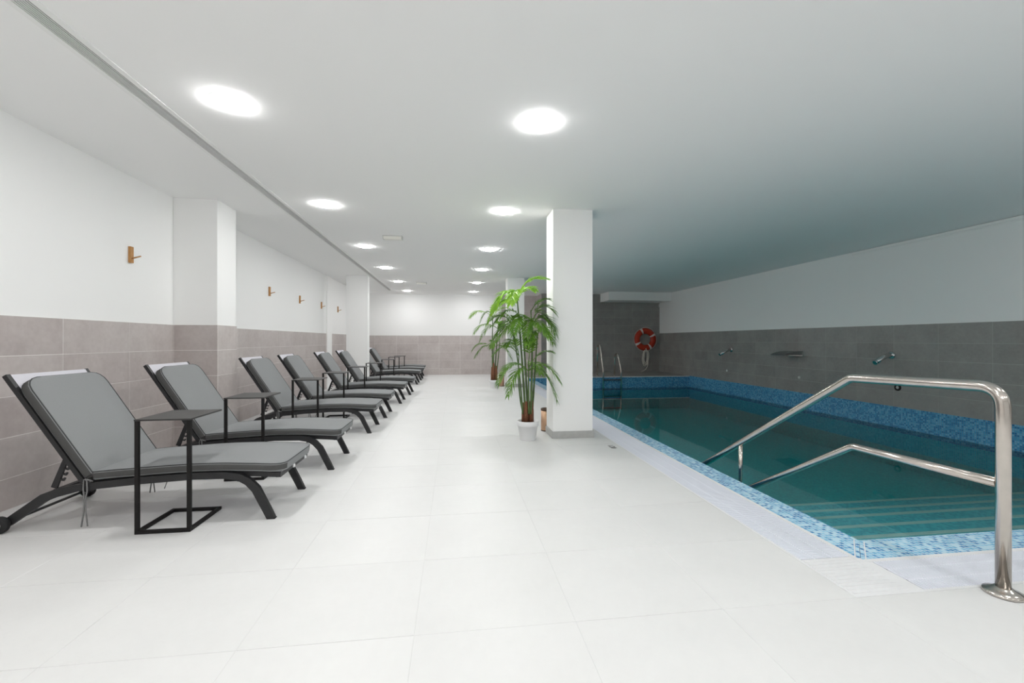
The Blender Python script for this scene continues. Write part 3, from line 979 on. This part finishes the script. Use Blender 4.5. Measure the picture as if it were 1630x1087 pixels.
# ------------------------------------------------------------------ copper bins
def make_bin(lab, x, y):
    t = thing('waste_bin', lab, 'bin', (x, y, 0), group='copper bins beside the columns')
    b = MB(); b.lathe([(.066, .002), (.068, .006), (.068, .262), (.062, .262), (.060, .02), (0, .018)], 32); b.build('body', M['copper'], t)
    b = MB(); b.lathe([(.0685, .258), (.071, .262), (.071, .282), (.064, .286), (.056, .282), (.056, .268)], 32); b.build('rim', M['copper_dark'], t)
    b = MB(); b.lathe([(.067, 0.0), (.069, .002), (.069, .012), (.0665, .014)], 32); b.build('base_ring', M['copper_dark'], t)
make_bin('narrow copper waste bin tucked behind the big white column', 1.168, 5.52)
make_bin('distant narrow copper waste bin between the far palm and the far column', 1.185, 11.05)

# ------------------------------------------------------------------ hand rail at the steps
HX = 2.47
hr = thing('pool_handrail', 'polished stainless steel handrail leading down the pool steps', 'handrail', (HX, 1.688, 0))
b = MB()
pts = fillet([(0, 0, .012), (0, 0, .938), (0, .775, .915), (0, 2.42, -.09), (0, 2.75, -.29)], [.10, .03, .05], 10)
b.tube(pts, .0265, 20); b.build('top_rail', M['steel'], hr)
b = MB()
pts = fillet([(0, .02, .498), (0, .762, .488), (0, 1.738, -.10), (0, 2.05, -.29)], [.025, .05], 8)
b.tube(pts, .0215, 18); b.build('lower_rail', M['steel'], hr)
b = MB(); b.tube([(0, 1.845, .25), (0, 1.845, -.16)], .0165, 14); b.build('link_post', M['steel'], hr)
b = MB(); b.lathe([(.068, 0.001), (.070, .006), (.068, .014), (.050, .020), (.034, .030), (.030, .034), (.027, .034)], 36); b.build('base_flange', M['steel'], hr)

# ------------------------------------------------------------------ pool ladder on the far ledge
ld = thing('pool_ladder', 'stainless pool ladder with looped rails on the far pool edge', 'ladder', (4.52, PYE, LEDGE))
for x, top in ((-.27, .93), (.27, .66)):
    b = MB()
    pts = fillet([(x, .42, 0.0), (x, .40, top - .02), (x - .02, .10, top + .0), (x + .02, -.06, .20), (x + .02, -.06, -.98)], [.16, .14, .08], 8)
    b.tube(pts, .0215, 12); b.build('rail', M['steel'], ld)
    b = MB(); b.lathe([(.05, 0), (.05, .008), (.03, .014), (.0225, .014)], 20, (x, .42, 0)); b.build('flange', M['steel'], ld)
for z in (-.09, -.36, -.63, -.90):
    b = MB(); b.box(-.255, .275, -.10, -.02, z - .012, z + .012, bev=.004); b.build('tread', M['step_dark'], ld)

# ------------------------------------------------------------------ lifebuoy
BY = YP - .075
lb = thing('lifebuoy', 'orange lifebuoy ring with white bands hanging on the dark tiled wall', 'lifebuoy', (6.41, BY, 1.19))
R_, r_ = .285, .095
b = MB(); n, m = 48, 16
vs, fs = [], []
for i in range(n):
    a = 2 * PI * i / n
    for j in range(m):
        q = 2 * PI * j / m
        rr = R_ + r_ * math.cos(q)
        vs.append((rr * math.cos(a), .062 * math.sin(q), rr * math.sin(a)))
for i in range(n):
    for j in range(m):
        fs.append((i * m + j, i * m + (j + 1) % m, ((i + 1) % n) * m + (j + 1) % m, ((i + 1) % n) * m + j))
b.add(vs, fs, 0, True); b.build('ring', M['orange'], lb)
for deg in (115, 28, -58, 208):
    b = MB(); vs, fs = [], []
    for i, da in enumerate((-6, -3, 0, 3, 6)):
        a = math.radians(deg + da)
        for j in range(m):
            q = 2 * PI * j / m
            rr = R_ + (r_ + .003) * math.cos(q)
            vs.append((rr * math.cos(a), .065 * math.sin(q), rr * math.sin(a)))
    for i in range(4):
        for j in range(m):
            fs.append((i * m + j, i * m + (j + 1) % m, (i + 1) * m + (j + 1) % m, (i + 1) * m + j))
    b.add(vs, fs, 0, True); b.build('band', M['band'], lb)
b = MB()
for a0, a1 in ((115, 28), (28, -58), (-58, -152), (208, 115)):
    pts = []
    for i in range(11):
        t_ = i / 10; a = math.radians(a0 + (a1 - a0) * t_)
        rr = R_ + r_ + .008 + .02 * math.sin(PI * t_)
        pts.append((rr * math.cos(a), -.01, rr * math.sin(a)))
    b.tube(pts, .006, 6)
b.build('grab_line', M['band'], lb)
b = MB()
for dx, w_, zb, ph in ((-.03, .09, -.90, 0), (-.02, .115, -.84, .4), (0, .10, -.86, .8), (-.03, .07, -.78, 1.2), (0.02, .085, -.82, .2)):
    pts = []
    for i in range(25):
        a = 2 * PI * i / 24
        zc = (zb - .36) / 2
        pts.append((dx + w_ * math.sin(a) * (1 + .15 * math.sin(a * 2 + ph)), -.06 - .015 * ph, zc + (abs(zb + .36) / 2) * math.cos(a)))
    b.tube(pts[:-1], .0115, 6, closed=True)
b.tube(bez((.07, -.07, -.7), (.08, -.12, -1.0), (-.30, -.35, -1.073), 14), .0115, 6)
b.tube(bez((.0, -.06, -.30), (.01, -.08, -.36), (.0, -.06, -.42), 6), .012, 6)
b.build('throw_rope', M['rope'], lb)

# ------------------------------------------------------------------ water spouts and fittings on the right wall
def spout(y, lab):
    t = thing('water_spout', lab, 'water spout', (XR - TT, y, .915), group='tube water spouts over the pool')
    b = MB(); b.lathe([(.058, .0), (.058, -.012), (.045, -.022), (.03, -.026)], 24, axis='x'); b.build('wall_flange', M['chrome'], t)
    b = MB(); b.tube(fillet([(-.01, 0, 0), (-.08, 0, .0), (-.30, -.02, -.105)], .05, 6), [.034] * 9 + [.026], 16); b.build('pipe', M['chrome'], t)
    b = MB(); b.tube([(-.285, -.019, -.098), (-.33, -.022, -.12)], [.026, .034], 16); b.build('nozzle', M['chrome'], t)
spout(6.19, 'nearer chrome tube water spout on the right-side pool wall')
spout(10.30, 'farther chrome tube water spout on the pool wall, beyond the flat blade spout')
t = thing('waterfall_spout', 'flat wide steel waterfall blade between the two tube spouts', 'water spout', (XR - TT, 8.19, .89))
b = MB(); b.box(-.02, 0, -.20, .20, -.055, .055, bev=.004); b.build('backplate', M['chrome'], t)
b = MB(); b.bar_xz([(-.01, .005), (-.14, .006), (-.28, -.006), (-.42, -.032)], [.085, .075, .05, .026], -.19, .19); b.build('blade', M['brushed'], t)
for i in range(4):
    b = MB(); b.lathe([(.012, .0), (.012, .012), (.006, .016), (0, .016)], 12, (-.035, -.14 + i * .093, .028)); b.build('bolt', M['chrome'], t)
t = thing('wall_jet', 'round black-rimmed jet fitting low on the pool wall', 'pool fitting', (XR - TT, 6.09, .41))
b = MB(); b.lathe([(.052, 0), (.052, -.012), (.042, -.020), (.030, -.020), (.024, -.008)], 28, axis='x'); b.build('rim', M['rubber'], t)
b = MB(); b.lathe([(.026, -.006), (.024, -.012), (0, -.014)], 20, axis='x'); b.build('nozzle', M['lens_edge'], t)
b = MB(); b.lathe([(.028, 0), (.028, -.010), (.018, -.016), (0, -.017)], 18, (0, 0, 0), axis='x')
tag(b.build('push_button', M['plastic_white'], None, (XR - TT, 10.48, .378)), 'small white round button low on the pool wall', 'button')
b = MB(); b.lathe([(.03, 0), (.03, -.010), (.018, -.016), (0, -.017)], 18, (0, 0, 0), axis='x')
tag(b.build('cover_cap', M['lens_edge'], None, (XR - TT, 8.09, .40)), 'small grey round cap low on the pool wall, under the blade spout', 'cap')
b = MB(); b.box(-.03, 0.0, -.03, 0, -.05, .05, bev=.006)
tag(b.build('corner_sensor', M['plastic_white'], None, (XR - .001, YP - TT - .001, 2.34)), 'tiny white sensor box in the far upper corner under the duct', 'sensor')

# ------------------------------------------------------------------ depth marking on the floor
fc = bpy.data.curves.new('depth_marking', 'FONT')
fc.body = '1.20'
fc.size = .085; fc.align_x = 'CENTER'; fc.align_y = 'CENTER'; fc.extrude = .0006
fo = bpy.data.objects.new('depth_marking', fc)
COL.objects.link(fo)
bpy.context.view_layer.update()
tm = bpy.data.meshes.new_from_object(fo.evaluated_get(bpy.context.evaluated_depsgraph_get()))
bpy.data.objects.remove(fo); bpy.data.curves.remove(fc)
tm.materials.clear(); tm.materials.append(M['ink'])
fo = link('depth_marking', tm)
fo.location = (1.692, 4.58, .0013); fo.rotation_euler = (0, 0, -PI / 2)
tag(fo, 'small black depth figures on the floor tile beside the drain grate', 'marking')
